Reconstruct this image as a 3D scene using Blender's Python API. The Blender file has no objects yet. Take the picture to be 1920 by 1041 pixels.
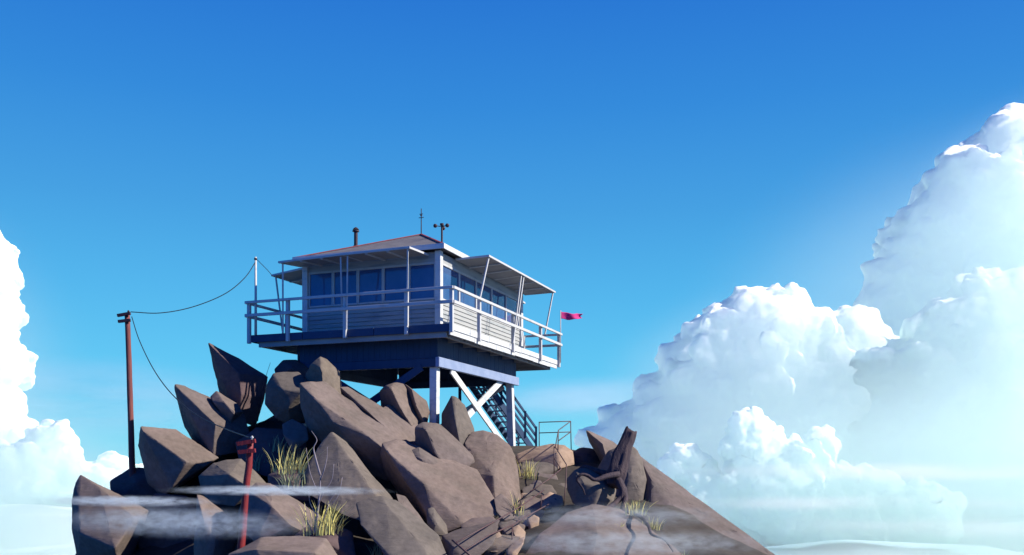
import bpy, bmesh, math, random
import numpy as np
from mathutils import Vector, Matrix, noise
random.seed(7)
S = bpy.context.scene
COL = S.collection
R = math.radians
F, HY = 1750.0, 878.0          # focal length and horizon row of the 1920 px picture


def at(px, py, d):
    """a point d metres ahead of the camera"""
    return Vector(((px - 960.0) / F * d, d, (HY - py) / F * d))


# ------------------------------------------------------------------ materials
def mat(name, base, rough=0.8, base2=None, scale=4.0, bump=0.0, bscale=20.0, spec=0.3, metal=0.0,
        stretch=(1, 1, 1), detail=6.0, lo=0.35, hi=0.65, coords='Object'):
    m = bpy.data.materials.new(name); m.use_nodes = True
    nt = m.node_tree; N = nt.nodes; L = nt.links
    b = N['Principled BSDF']
    b.inputs['Base Color'].default_value = (*base, 1)
    b.inputs['Roughness'].default_value = rough
    b.inputs['Specular IOR Level'].default_value = spec
    b.inputs['Metallic'].default_value = metal
    tc = N.new('ShaderNodeTexCoord'); mp = N.new('ShaderNodeMapping')
    mp.inputs['Scale'].default_value = stretch
    L.new(tc.outputs[coords], mp.inputs['Vector'])
    if base2:
        n = N.new('ShaderNodeTexNoise'); n.inputs['Scale'].default_value = scale; n.inputs['Detail'].default_value = detail
        L.new(mp.outputs[0], n.inputs['Vector'])
        r = N.new('ShaderNodeValToRGB')
        r.color_ramp.elements[0].position = lo; r.color_ramp.elements[0].color = (*base, 1)
        r.color_ramp.elements[1].position = hi; r.color_ramp.elements[1].color = (*base2, 1)
        L.new(n.outputs['Fac'], r.inputs[0]); L.new(r.outputs[0], b.inputs['Base Color'])
    if bump:
        n2 = N.new('ShaderNodeTexNoise'); n2.inputs['Scale'].default_value = bscale; n2.inputs['Detail'].default_value = 8
        L.new(mp.outputs[0], n2.inputs['Vector'])
        bp = N.new('ShaderNodeBump'); bp.inputs['Strength'].default_value = bump; bp.inputs['Distance'].default_value = 0.05
        L.new(n2.outputs['Fac'], bp.inputs['Height']); L.new(bp.outputs[0], b.inputs['Normal'])
    return m


def rock_mat(name, c1, c2, c3):
    m = bpy.data.materials.new(name); m.use_nodes = True
    nt = m.node_tree; N = nt.nodes; L = nt.links
    b = N['Principled BSDF']; b.inputs['Roughness'].default_value = 0.9; b.inputs['Specular IOR Level'].default_value = 0.15
    g = N.new('ShaderNodeNewGeometry')
    n1 = N.new('ShaderNodeTexNoise'); n1.inputs['Scale'].default_value = 0.7; n1.inputs['Detail'].default_value = 5
    n2 = N.new('ShaderNodeTexNoise'); n2.inputs['Scale'].default_value = 6.0; n2.inputs['Detail'].default_value = 9; n2.inputs['Roughness'].default_value = 0.65
    mp = N.new('ShaderNodeMapping'); mp.inputs['Rotation'].default_value = (0.3, R(40), 0.2); mp.inputs['Scale'].default_value = (0.35, 1.0, 1.6)
    n3 = N.new('ShaderNodeTexNoise'); n3.inputs['Scale'].default_value = 2.2; n3.inputs['Detail'].default_value = 6
    L.new(g.outputs['Position'], mp.inputs['Vector']); L.new(mp.outputs[0], n3.inputs['Vector'])
    L.new(g.outputs['Position'], n1.inputs['Vector']); L.new(g.outputs['Position'], n2.inputs['Vector'])
    r1 = N.new('ShaderNodeValToRGB')
    r1.color_ramp.elements[0].position = 0.36; r1.color_ramp.elements[0].color = (*c1, 1)
    r1.color_ramp.elements[1].position = 0.64; r1.color_ramp.elements[1].color = (*c2, 1)
    L.new(n1.outputs['Fac'], r1.inputs[0])
    r3 = N.new('ShaderNodeValToRGB')
    r3.color_ramp.elements[0].position = 0.45; r3.color_ramp.elements[0].color = (0, 0, 0, 1)
    r3.color_ramp.elements[1].position = 0.75; r3.color_ramp.elements[1].color = (0.55, 0.55, 0.55, 1)
    L.new(n3.outputs['Fac'], r3.inputs[0])
    mx = N.new('ShaderNodeMixRGB'); mx.inputs[2].default_value = (*c3, 1)
    L.new(r3.outputs[0], mx.inputs[0]); L.new(r1.outputs[0], mx.inputs[1])
    r2 = N.new('ShaderNodeValToRGB')
    r2.color_ramp.elements[0].position = 0.3; r2.color_ramp.elements[0].color = (0.78, 0.78, 0.78, 1)
    r2.color_ramp.elements[1].position = 0.6; r2.color_ramp.elements[1].color = (1.06, 1.06, 1.06, 1)
    L.new(n2.outputs['Fac'], r2.inputs[0])
    mu = N.new('ShaderNodeMixRGB'); mu.blend_type = 'MULTIPLY'; mu.inputs[0].default_value = 1.0
    L.new(mx.outputs[0], mu.inputs[1]); L.new(r2.outputs[0], mu.inputs[2])
    oi = N.new('ShaderNodeObjectInfo'); rr = N.new('ShaderNodeValToRGB'); mv = N.new('ShaderNodeMixRGB'); mv.blend_type = 'MULTIPLY'; mv.inputs[0].default_value = 1.0
    rr.color_ramp.elements[0].color = (0.84, 0.86, 0.90, 1); rr.color_ramp.elements[1].color = (1.13, 1.09, 1.05, 1)
    L.new(oi.outputs['Random'], rr.inputs[0]); L.new(mu.outputs[0], mv.inputs[1]); L.new(rr.outputs[0], mv.inputs[2])
    L.new(mv.outputs[0], b.inputs['Base Color'])
    n4 = N.new('ShaderNodeTexNoise'); n4.inputs['Scale'].default_value = 9.0; n4.inputs['Detail'].default_value = 10; n4.inputs['Roughness'].default_value = 0.6
    L.new(mp.outputs[0], n4.inputs['Vector'])
    bp = N.new('ShaderNodeBump'); bp.inputs['Strength'].default_value = 0.35; bp.inputs['Distance'].default_value = 0.05
    L.new(n4.outputs['Fac'], bp.inputs['Height']); L.new(bp.outputs[0], b.inputs['Normal'])
    return m


M = {}
M['rock'] = rock_mat('brown rock', (0.142, 0.109, 0.091), (0.179, 0.138, 0.120), (0.115, 0.097, 0.080))
M['rock_grey'] = rock_mat('grey brown rock', (0.127, 0.105, 0.085), (0.162, 0.133, 0.110), (0.102, 0.087, 0.077))
M['rock_dark'] = rock_mat('dark purple rock', (0.098, 0.066, 0.066), (0.128, 0.089, 0.081), (0.072, 0.055, 0.064))  # dark rocks; on the spike and hollows shade is put into the colour
M['rock_orange'] = rock_mat('orange ledge rock', (0.299, 0.208, 0.143), (0.358, 0.254, 0.183), (0.260, 0.183, 0.130))
M['soil'] = rock_mat('hill soil', (0.040, 0.034, 0.031), (0.062, 0.053, 0.043), (0.034, 0.031, 0.028))
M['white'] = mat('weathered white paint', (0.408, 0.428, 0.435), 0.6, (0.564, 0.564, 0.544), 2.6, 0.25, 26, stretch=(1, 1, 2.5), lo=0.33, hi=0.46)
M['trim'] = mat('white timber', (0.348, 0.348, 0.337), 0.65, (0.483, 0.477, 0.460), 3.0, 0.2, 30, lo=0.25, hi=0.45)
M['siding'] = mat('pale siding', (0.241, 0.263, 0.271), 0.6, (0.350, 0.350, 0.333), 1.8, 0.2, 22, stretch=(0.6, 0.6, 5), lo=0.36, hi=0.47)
M['slate_shade'] = mat('slate blue boards', (0.019, 0.044, 0.096), 0.7, (0.026, 0.058, 0.116), 3.0, 0.2, 14, stretch=(1, 1, 0.2))  # blue grey boards, with the navy of the shade put into the colour
M['beam'] = mat('grey blue beam', (0.194, 0.248, 0.377), 0.7, (0.240, 0.291, 0.415), 3.0, 0.2, 14)  # lighter copy of the board paint, for the sunlit beam
M['deck'] = mat('deck timber', (0.087, 0.095, 0.108), 0.8, (0.134, 0.139, 0.149), 2.0, 0.3, 16, stretch=(1, 0.2, 1))
M['roof'] = mat('brown roof felt', (0.113, 0.102, 0.112), 0.85, (0.155, 0.145, 0.147), 2.2, 0.4, 18)
M['redtrim'] = mat('dark red trim', (0.224, 0.036, 0.048), 0.6, (0.160, 0.028, 0.040), 4)
M['soffit'] = mat('grey shutter boards', (0.251, 0.244, 0.244), 0.75, (0.317, 0.304, 0.284), 1.5, 0.2, 12)
M['glass'] = mat('dark window glass', (0.06, 0.14, 0.34), 0.03, (0.11, 0.21, 0.42), 1.3, spec=0.6)
M['glass'].node_tree.nodes['Principled BSDF'].inputs['Transmission Weight'].default_value = 0.5
M['iron'] = mat('rusty dark iron', (0.033, 0.020, 0.026), 0.6, (0.059, 0.026, 0.030), 9, 0.2, 40)
M['pipe'] = mat('rusty handrail pipe', (0.066, 0.040, 0.046), 0.55, (0.106, 0.053, 0.046), 12)
M['redpole'] = mat('red stained pole', (0.136, 0.040, 0.040), 0.75, (0.208, 0.060, 0.048), 5, 0.3, 30, stretch=(1, 1, 0.15))
M['redpaint'] = mat('bright red pole', (0.216, 0.021, 0.021), 0.6, (0.156, 0.018, 0.021), 6, 0.2, 30, stretch=(1, 1, 0.2))
M['wire'] = mat('black cable', (0.013, 0.017, 0.026), 0.5, (0.020, 0.020, 0.026), 9)
M['porcelain'] = mat('white porcelain', (0.528, 0.528, 0.502), 0.25, (0.495, 0.495, 0.462), 9, spec=0.5)
M['flag'] = mat('magenta flag cloth', (0.540, 0.028, 0.177), 0.85, (0.468, 0.024, 0.150), 5)
M['deadwood'] = mat('dead wood', (0.034, 0.024, 0.034), 0.85, (0.066, 0.044, 0.046), 4, 0.7, 14, stretch=(3, 3, 0.35))
M['twig'] = mat('grey twig', (0.198, 0.168, 0.188), 0.8, (0.267, 0.228, 0.228), 7)
M['grass'] = mat('dry yellow grass', (0.726, 0.618, 0.208), 0.7, (0.550, 0.515, 0.160), 1.2)
M['grass_green'] = mat('greenish grass', (0.24, 0.29, 0.15), 0.7, (0.42, 0.42, 0.21), 1.2)
M['valley'] = mat('valley floor', (0.025, 0.085, 0.19), 0.9, (0.035, 0.10, 0.21), 0.004, 0, detail=8)  # unseen floor; haze blue put into its colour to bounce blue light


def cloud_mat():
    m = bpy.data.materials.new('cloud vapour'); m.use_nodes = True
    N = m.node_tree.nodes; L = m.node_tree.links
    b = N['Principled BSDF']; b2 = N.new('ShaderNodeBsdfPrincipled')
    for q, col, sc in ((b, (0.68, 0.90, 0.77, 1), 3000.0), (b2, (0.75, 0.88, 0.77, 1), 80.0)):
        q.inputs['Base Color'].default_value = col
        q.inputs['Roughness'].default_value = 1.0
        q.inputs['Specular IOR Level'].default_value = 0.0
        q.inputs['Subsurface Weight'].default_value = 1.0
        q.inputs['Subsurface Radius'].default_value = (1.0, 1.0, 1.0)
        q.inputs['Subsurface Scale'].default_value = sc
    mx = N.new('ShaderNodeMixShader'); mx.inputs[0].default_value = 0.22
    L.new(b.outputs[0], mx.inputs[1]); L.new(b2.outputs[0], mx.inputs[2])
    L.new(mx.outputs[0], N['Material Output'].inputs['Surface'])
    return m


M['cloud'] = cloud_mat()


def mist_mat(name, dens, colour=(0.86, 0.92, 0.94), scale=None, stretch=(1, 1, 1), lo=0.4, hi=0.65, g=0.0):
    m = bpy.data.materials.new(name); m.use_nodes = True
    N = m.node_tree.nodes; L = m.node_tree.links
    N.remove(N['Principled BSDF'])
    v = N.new('ShaderNodeVolumePrincipled')
    v.inputs['Color'].default_value = (*colour, 1)
    v.inputs['Density'].default_value = dens
    v.inputs['Anisotropy'].default_value = g
    L.new(v.outputs[0], N['Material Output'].inputs['Volume'])
    if scale:
        tc = N.new('ShaderNodeTexCoord'); mp = N.new('ShaderNodeMapping'); mp.inputs['Scale'].default_value = stretch
        n = N.new('ShaderNodeTexNoise'); n.inputs['Scale'].default_value = scale; n.inputs['Detail'].default_value = 4
        r = N.new('ShaderNodeMapRange'); r.inputs['From Min'].default_value = lo; r.inputs['From Max'].default_value = hi
        r.inputs['To Min'].default_value = 0.0; r.inputs['To Max'].default_value = dens
        L.new(tc.outputs['Object'], mp.inputs['Vector']); L.new(mp.outputs[0], n.inputs['Vector'])
        L.new(n.outputs['Fac'], r.inputs['Value']); L.new(r.outputs[0], v.inputs['Density'])
    return m


# ------------------------------------------------------------------ object helpers
def tag(o, label=None, cat=None, group=None, kind=None):
    if label: o['label'] = label
    if cat: o['category'] = cat
    if group: o['group'] = group
    if kind: o['kind'] = kind
    return o


def empty(name, loc, rz=0.0):
    o = bpy.data.objects.new(name, None); COL.objects.link(o)
    o.location = loc; o.rotation_euler = (0, 0, rz); o.empty_display_size = 0.3
    return o


def link(name, me, m, parent=None, smooth=False):
    me.materials.append(m)
    if smooth:
        me.polygons.foreach_set('use_smooth', [True] * len(me.polygons))
    o = bpy.data.objects.new(name, me); COL.objects.link(o)
    if parent: o.parent = parent
    return o


def build(name, bm, m, parent=None, smooth=False, origin=None, recalc=True):
    if recalc: bmesh.ops.recalc_face_normals(bm, faces=bm.faces)
    if origin is not None:
        bmesh.ops.translate(bm, verts=bm.verts, vec=-Vector(origin))
    me = bpy.data.meshes.new(name); bm.to_mesh(me); bm.free()
    o = link(name, me, m, parent, smooth)
    if origin is not None: o.location = origin
    return o


def box(bm, x0, x1, y0, y1, z0, z1, bev=0.0):
    r = bmesh.ops.create_cube(bm, size=1.0)
    vs = r['verts']
    for v in vs:
        v.co = Vector((x0 if v.co.x < 0 else x1, y0 if v.co.y < 0 else y1, z0 if v.co.z < 0 else z1))
    if bev:
        es = list({e for v in vs for e in v.link_edges})
        bmesh.ops.bevel(bm, geom=es, offset=bev, segments=1, affect='EDGES', profile=0.5)


def bar(bm, p, q, w, h=None, up=(0, 0, 1)):
    """a rectangular bar from p to q, w wide (sideways), h high (towards up)"""
    h = h or w
    p, q = Vector(p), Vector(q); d = (q - p).normalized(); u = Vector(up)
    s = d.cross(u)
    if s.length < 1e-4: s = d.cross(Vector((1, 0, 0)))
    s.normalize(); t = s.cross(d).normalized()
    vs = [bm.verts.new(c + s * (a * w / 2) + t * (b * h / 2)) for c in (p, q) for a, b in ((-1, -1), (1, -1), (1, 1), (-1, 1))]
    for f in ((0, 1, 2, 3), (7, 6, 5, 4), (0, 4, 5, 1), (1, 5, 6, 2), (2, 6, 7, 3), (3, 7, 4, 0)):
        bm.faces.new([vs[i] for i in f])


def tube(bm, pts, rad, seg=8, rough=0.0, cap=True, seed=0, bark=0.0):
    pts = [Vector(p) for p in pts]; n = len(pts)
    if not isinstance(rad, (list, tuple)): rad = [rad] * n
    d = (pts[1] - pts[0]).normalized()
    u = d.orthogonal().normalized(); rings = []
    for i, p in enumerate(pts):
        t = (pts[min(i + 1, n - 1)] - pts[max(i - 1, 0)]).normalized()
        u = (u - t * u.dot(t)).normalized(); v = t.cross(u)
        ring = []
        for k in range(seg):
            a = 2 * math.pi * k / seg
            o = u * math.cos(a) + v * math.sin(a)
            rr = rad[i]
            if bark: rr *= 1 + bark * math.sin(a * 11 + 2.5 * noise.noise(p * 1.2)) * .5 + bark * .5 * noise.noise(Vector((math.cos(a) * 4, math.sin(a) * 4, i * .15)))
            if rough: rr *= 1 + rough * noise.noise(Vector((p.x * 2, p.y * 2, p.z * 2)) + o * 1.6 + Vector((seed, 0, 0)))
            ring.append(bm.verts.new(p + o * rr))
        rings.append(ring)
    for i in range(n - 1):
        for k in range(seg):
            bm.faces.new((rings[i][k], rings[i][(k + 1) % seg], rings[i + 1][(k + 1) % seg], rings[i + 1][k]))
    if cap:
        bm.faces.new(rings[0][::-1]); bm.faces.new(rings[-1])


def spline(pts, n=6):
    """Catmull-Rom through the points"""
    P = [Vector(p) for p in pts]; P = [P[0] * 2 - P[1]] + P + [P[-1] * 2 - P[-2]]
    out = []
    for i in range(1, len(P) - 2):
        for k in range(n):
            t = k / n; a, b, c, d = P[i - 1], P[i], P[i + 1], P[i + 2]
            out.append(0.5 * ((2 * b) + (c - a) * t + (2 * a - 5 * b + 4 * c - d) * t * t + (3 * b - a - 3 * c + d) * t ** 3))
    out.append(P[-2]); return out


# ------------------------------------------------------------------ world, sun, camera
SUN = Vector((0.80, -0.09, 0.59)).normalized()
w = bpy.data.worlds.new('World'); S.world = w; w.use_nodes = True
N = w.node_tree.nodes; L = w.node_tree.links
bg = N['Background']
tc = N.new('ShaderNodeTexCoord'); sx = N.new('ShaderNodeSeparateXYZ'); L.new(tc.outputs['Generated'], sx.inputs[0])
ramp = N.new('ShaderNodeValToRGB'); mr = N.new('ShaderNodeMapRange')
mr.inputs['From Min'].default_value = -0.2; mr.inputs['From Max'].default_value = 1.0
L.new(sx.outputs['Z'], mr.inputs['Value']); L.new(mr.outputs[0], ramp.inputs[0])


def lin(c):
    return tuple(((x / 255) / 12.92 if x / 255 < 0.04045 else ((x / 255 + 0.055) / 1.055) ** 2.4) for x in c)


stops = [(-0.2, (120, 190, 205)), (-0.02, (150, 222, 240)), (0.03, (124, 219, 248)), (0.09, (96, 202, 246)), (0.178, (80, 182, 238)),
         (0.263, (66, 160, 227)), (0.36, (47, 138, 220)), (0.45, (35, 119, 213)), (0.62, (18, 80, 175)), (1.0, (8, 40, 110))]
els = ramp.color_ramp.elements
while len(els) < len(stops): els.new(0.5)
for e, (z, c) in zip(els, stops):
    e.position = (z + 0.2) / 1.2
for e, (z, c) in zip(els, stops):
    e.color = (*lin(c), 1)
sky = N.new('ShaderNodeTexSky'); sky.sky_type = 'NISHITA'; sky.sun_disc = False
sky.sun_elevation = math.asin(SUN.z); sky.sun_rotation = math.atan2(SUN.x, SUN.y)
ns = N.new('ShaderNodeVectorMath'); ns.operation = 'SCALE'; ns.inputs['Scale'].default_value = 0.9
L.new(sky.outputs[0], ns.inputs[0])
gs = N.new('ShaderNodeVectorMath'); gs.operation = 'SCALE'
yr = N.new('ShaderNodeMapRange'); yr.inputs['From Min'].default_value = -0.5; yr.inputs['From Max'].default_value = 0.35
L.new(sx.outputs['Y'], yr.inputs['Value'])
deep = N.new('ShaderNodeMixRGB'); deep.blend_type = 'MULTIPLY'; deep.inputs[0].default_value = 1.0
tint = N.new('ShaderNodeMixRGB'); tint.inputs[1].default_value = (0.04, 0.60, 1.40, 1); tint.inputs[2].default_value = (1, 1, 1, 1)  # sky behind the camera shifted to deep blue, added to colour the shade
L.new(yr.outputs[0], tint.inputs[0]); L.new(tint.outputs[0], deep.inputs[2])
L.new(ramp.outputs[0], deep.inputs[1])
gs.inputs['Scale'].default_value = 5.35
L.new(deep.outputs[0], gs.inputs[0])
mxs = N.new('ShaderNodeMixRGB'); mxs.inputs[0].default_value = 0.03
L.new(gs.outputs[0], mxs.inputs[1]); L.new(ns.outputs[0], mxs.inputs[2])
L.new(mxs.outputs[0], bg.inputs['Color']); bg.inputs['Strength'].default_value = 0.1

sd = bpy.data.lights.new('sun', 'SUN'); sd.energy = 4.25; sd.angle = R(0.5); sd.color = (1.0, 0.95, 0.86)
so = bpy.data.objects.new('sun', sd); COL.objects.link(so)
so.rotation_euler = SUN.to_track_quat('Z', 'Y').to_euler(); so.location = SUN * 80

cd = bpy.data.cameras.new('camera'); cam = bpy.data.objects.new('camera', cd); COL.objects.link(cam)
cam.rotation_euler = (R(90), 0, 0); cd.sensor_width = 36; cd.lens = F / 1920 * 36
cd.shift_y = (HY - 520.5) / 1920; cd.clip_end = 60000; cd.clip_start = 0.1
S.camera = cam
S.view_settings.view_transform = 'Standard'; S.view_settings.look = 'None'
S.view_settings.exposure = 0.9; S.view_settings.gamma = 1
S.cycles.use_denoising = True
S.cycles.volume_step_rate = 1.0
S.cycles.transparent_max_bounces = 16
S.cycles.volume_bounces = 4

# ------------------------------------------------------------------ hill and valley
HILL = [(250, 935, 29), (330, 905, 30), (440, 812, 31), (520, 778, 32), (640, 800, 31), (800, 812, 31.5), (900, 838, 32), (960, 856, 31.5),
        (1060, 872, 32), (1150, 880, 31.5), (1215, 888, 30), (1330, 968, 28.5), (1455, 1058, 27), (1000, 965, 26.5), (935, 1024, 23), (870, 1065, 20.5),
        (700, 975, 26), (560, 900, 29), (470, 905, 28.5), (400, 975, 27), (300, 985, 28), (165, 1010, 29.5), (125, 1090, 30),
        (600, 1010, 23.5), (500, 1045, 22.5), (760, 1040, 21.5), (1100, 985, 23.5), (1200, 1005, 23), (1000, 1050, 20.5), (1300, 1060, 21.5), (420, 1075, 21), (620, 1085, 19.5)]
ctrl = [at(*h) for h in HILL]
ctrl += [Vector(v) for v in ((-3, 34, 0.7), (2, 36, 0.6), (-8, 36, -0.5), (6, 36, -1.0), (-3, 40, 0.2), (1, 41, 0.35), (-6, 44, -3), (5, 46, -4), (0, 50, -6),
                             (-14, 34, -5), (-17, 27, -8), (-13, 21, -6), (-8, 17, -4.0), (-4, 15, -3.2), (0, 15, -3.0), (4, 16, -3.2), (9, 20, -5),
                             (12, 26, -6), (13, 34, -7), (0, 8, -3.8), (0, 0, -4.6), (-8, 6, -6), (8, 6, -6), (-20, 14, -13), (20, 14, -13),
                             (-30, 40, -20), (30, 40, -20), (0, 65, -20), (-30, 10, -22), (30, 10, -22), (0, -14, -9), (20, 30, -11), (-22, 36, -12))]
P = np.array([(c.x, c.y) for c in ctrl]); Z = np.array([c.z for c in ctrl])


def rbf(r): return r  # linear kernel: no overshoot


A = np.linalg.norm(P[:, None] - P[None], axis=2)
n = len(P)
K = np.zeros((n + 3, n + 3)); K[:n, :n] = rbf(A) - np.eye(n) * 0.02; K[:n, n] = 1; K[:n, n + 1:] = P; K[n, :n] = 1; K[n + 1:, :n] = P.T
W = np.linalg.solve(K, np.r_[Z, 0, 0, 0])


def hill_z(X, Y):
    Q = np.stack([X.ravel(), Y.ravel()], 1)
    D = np.linalg.norm(Q[:, None] - P[None], axis=2)
    z = rbf(D) @ W[:n] + W[n] + Q @ W[n + 1:]
    rad = np.linalg.norm((Q - np.array([0, 26])) / np.array([1, 1.15]), axis=1)
    z -= np.clip(rad - 24, 0, None) * 1.5
    return z.reshape(X.shape)


def hz(x, y):
    return float(hill_z(np.array([[x]]), np.array([[y]]))[0, 0])


def drop(px, py, d):
    """the point on the hill under a point"""
    p = at(px, py, d); p.z = hz(p.x, p.y); return p


g = np.concatenate([np.linspace(-110, -22, 30), np.linspace(-21.6, 21.6, 145), np.linspace(22, 110, 30)])
gy = np.concatenate([np.linspace(-80, 6, 30), np.linspace(6.4, 50, 146), np.linspace(51, 140, 30)])
X, Y = np.meshgrid(g, gy); Zg = hill_z(X, Y)
for i in range(X.shape[0]):
    for j in range(X.shape[1]):
        Zg[i, j] += 0.22 * noise.fractal(Vector((X[i, j] * 0.55, Y[i, j] * 0.55, 0)), 0.8, 2.0, 5)
nr, nc = X.shape
me = bpy.data.meshes.new('hill')
me.from_pydata(np.stack([X.ravel(), Y.ravel(), Zg.ravel()], 1).tolist(), [],
               [(i * nc + j, i * nc + j + 1, (i + 1) * nc + j + 1, (i + 1) * nc + j) for i in range(nr - 1) for j in range(nc - 1)])
tag(link('hill', me, M['soil'], smooth=True), kind='structure')

bm = bmesh.new()
bmesh.ops.create_grid(bm, x_segments=80, y_segments=80, size=25000)
for v in bm.verts:
    v.co.z = 60 * noise.fractal(Vector((v.co.x / 4000, v.co.y / 4000, 3)), 1, 2, 4)
    v.co.z -= 330
tag(build('ground', bm, M['valley'], smooth=True), kind='structure')


# ------------------------------------------------------------------ rocks
def rock(label, d, pts, thick=2.0, m='rock', bev=0.032, grain=0.15, amp=0.024, shrink=0.72, cat='rock', group='rocks heaped under the lookout tower', name='rock', seed=0):
    front = [at(px, py, d + o) for px, py, o in pts]
    c = sum(front, Vector()) / len(front)
    back = []
    for p in front:
        q = c + (p - c) * shrink; back.append(Vector((q.x + (q.x * thick / d) * 0.5, p.y + thick, q.z - 0.05 * thick)))
    bm = bmesh.new()
    for p in front + back: bm.verts.new(p)
    r = bmesh.ops.convex_hull(bm, input=bm.verts)
    bmesh.ops.delete(bm, geom=list({g for g in r['geom_interior'] + r['geom_unused'] if isinstance(g, bmesh.types.BMVert)}), context='VERTS')
    bmesh.ops.dissolve_limit(bm, angle_limit=R(6), verts=bm.verts, edges=bm.edges)
    es = [e for e in bm.edges if len(e.link_faces) == 2 and e.calc_face_angle(0) > R(10)]
    bmesh.ops.bevel(bm, geom=es, offset=bev, segments=2, affect='EDGES', profile=0.5, clamp_overlap=True)
    bmesh.ops.triangulate(bm, faces=bm.faces)
    for _ in range(5):
        long = [e for e in bm.edges if e.calc_length() > grain]
        if not long: break
        bmesh.ops.subdivide_edges(bm, edges=long, cuts=1, use_grid_fill=False)
        bmesh.ops.triangulate(bm, faces=[f for f in bm.faces if len(f.verts) > 3])
    bm.normal_update()
    off = Vector((seed * 3.7, d, seed))
    mv = []
    for v in bm.verts:
        p = v.co
        h = noise.fractal(p * 0.9 + off, 0.9, 2.1, 5) * amp * 1.3
        ridge = abs(noise.noise(p * 1.7 + off))
        if ridge < 0.05: h -= amp * .6 * (1 - ridge / 0.05)
        h += noise.noise(p * 5.0 + off) * amp * 0.28
        mv.append(v.normal * h)
    for v, o in zip(bm.verts, mv): v.co += o
    lo = min(v.co.z for v in bm.verts)
    cx = sum(front, Vector()) / len(front)
    o = build(name, bm, M[m], smooth=True, origin=(cx.x, cx.y + thick / 2, lo))
    o.data.set_sharp_from_angle(angle=R(24))
    tag(o, label, cat, group)
    return o


rock('boulder with pale upper edge at the lower left end of the rock heap', 25,
     [(150, 889, 1.3), (140, 905, 1.2), (134, 940, 1.0), (135, 990, .6), (146, 1055, .9), (278, 957, 1.3), (186, 912, .9), (254, 974, 0.15), (264, 962, .8), (215, 1028, -.5), (150, 1000, .0), (230, 1090, .8)], 2.2, seed=1)
rock('low dark boulder at the foot of the tall utility pole', 28.2,
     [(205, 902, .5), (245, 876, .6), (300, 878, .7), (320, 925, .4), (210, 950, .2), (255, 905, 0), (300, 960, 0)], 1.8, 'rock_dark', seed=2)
rock('beaked boulder right of the utility pole with a hollow in its front', 26.4,
     [(263, 799, .35), (330, 804, 1.3), (411, 858, 1.2), (258, 835, .9), (276, 905, 1.0), (305, 935, .8), (350, 866, 0), (322, 915, .15), (385, 875, .6), (268, 808, .2)], 2.2, seed=3)
rock('pointed boulder left of the dark spike, crossed by the hanging wire', 27.6,
     [(325, 719, .5), (345, 722, 1.2), (430, 762, 1.5), (458, 778, 1.4), (468, 812, 1.2), (334, 760, 1.3), (345, 800, 1.5), (372, 845, 1.5), (404, 795, 0), (399, 856, .1), (445, 850, .9)], 2.2, seed=4)
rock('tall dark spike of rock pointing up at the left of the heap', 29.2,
     [(389, 641, .6), (396, 644, .7), (440, 668, 1.0), (503, 706, 1.2), (497, 745, 1.0), (478, 800, .9), (405, 715, 1.0), (418, 765, 1.2), (448, 790, .2), (448, 700, 0), (452, 740, 0)], 1.6, 'rock_dark', seed=5)
rock('small rock wedged between the dark spike and the pointed boulder', 28.0,
     [(393, 744, .4), (405, 732, .5), (445, 756, .6), (456, 772, .6), (400, 756, .2), (440, 775, 0), (420, 752, .1), (430, 800, .3)], 1.0, seed=6, bev=.04)
rock('round shouldered boulder with a horizontal step below the deck corner', 27.5,
     [(512, 700, .8), (498, 722, .6), (496, 757, .5), (516, 785, .5), (545, 798, .5), (575, 790, .7), (580, 715, .8), (560, 696, 1.1), (530, 730, 0), (566, 735, 0), (540, 765, 0)], 2.0, 'rock_grey', seed=7)
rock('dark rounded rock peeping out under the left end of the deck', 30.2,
     [(514, 692, .4), (530, 675, .6), (556, 674, .6), (580, 690, .6), (585, 720, .5), (520, 715, .2), (545, 690, 0)], 1.6, 'rock_dark', seed=8)
rock('hooked boulder standing against the skirt wall of the tower', 27.6,
     [(582, 683, .5), (600, 668, .6), (612, 672, .7), (638, 697, .9), (642, 745, .9), (572, 700, .9), (572, 730, .9), (602, 690, 0), (606, 735, .0), (636, 740, .5), (600, 755, .2)], 1.5, 'rock_grey', seed=9)
rock('long slanting slab with a black left face in the middle of the heap', 25.6,
     [(561, 718, .7), (578, 715, .9), (610, 716, 1.6), (634, 738, 1.7), (655, 768, 1.7), (705, 800, 1.6), (775, 832, 1.3), (563, 765, 1.0), (578, 812, 1.0), (625, 850, 1.0),
      (588, 745, .15), (625, 792, 0), (690, 818, 0), (730, 850, 0.1), (690, 890, .8), (730, 905, .6)], 2.6, seed=10)
rock('narrow slanting slab behind the long one, its left face black', 26.8,
     [(637, 725, .6), (652, 724, 1.0), (672, 738, 1.5), (720, 768, 1.5), (770, 795, 1.3), (795, 835, 1.0), (640, 748, .9), (690, 800, .9), (725, 826, .7), (690, 772, .0), (742, 820, 0), (770, 845, .2)], 2.0, seed=11)
rock('blunt rock between the narrow slab and the near tower leg', 27.3,
     [(706, 770, .4), (728, 757, .9), (770, 782, 1.2), (792, 806, 1.0), (795, 850, .5), (735, 800, 0), (765, 840, 0), (715, 790, .1)], 1.6, seed=12)
rock('upright rock with a rounded pale top left of the near tower leg', 28.0,
     [(711, 733, .7), (722, 722, .6), (740, 716, .8), (757, 720, 1.0), (790, 780, 1.0), (790, 800, .8), (714, 770, .9), (740, 800, .7), (732, 727, 0.05), (750, 765, .0), (772, 800, 0)], 1.3, seed=13)
rock('leaning rock touching the near tower leg', 28.5,
     [(757, 718, .8), (772, 730, .3), (800, 752, .7), (806, 772, .7), (800, 800, .6), (790, 812, .4), (780, 760, .0), (795, 790, .1), (765, 770, .8)], 1.2, seed=14)
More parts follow.
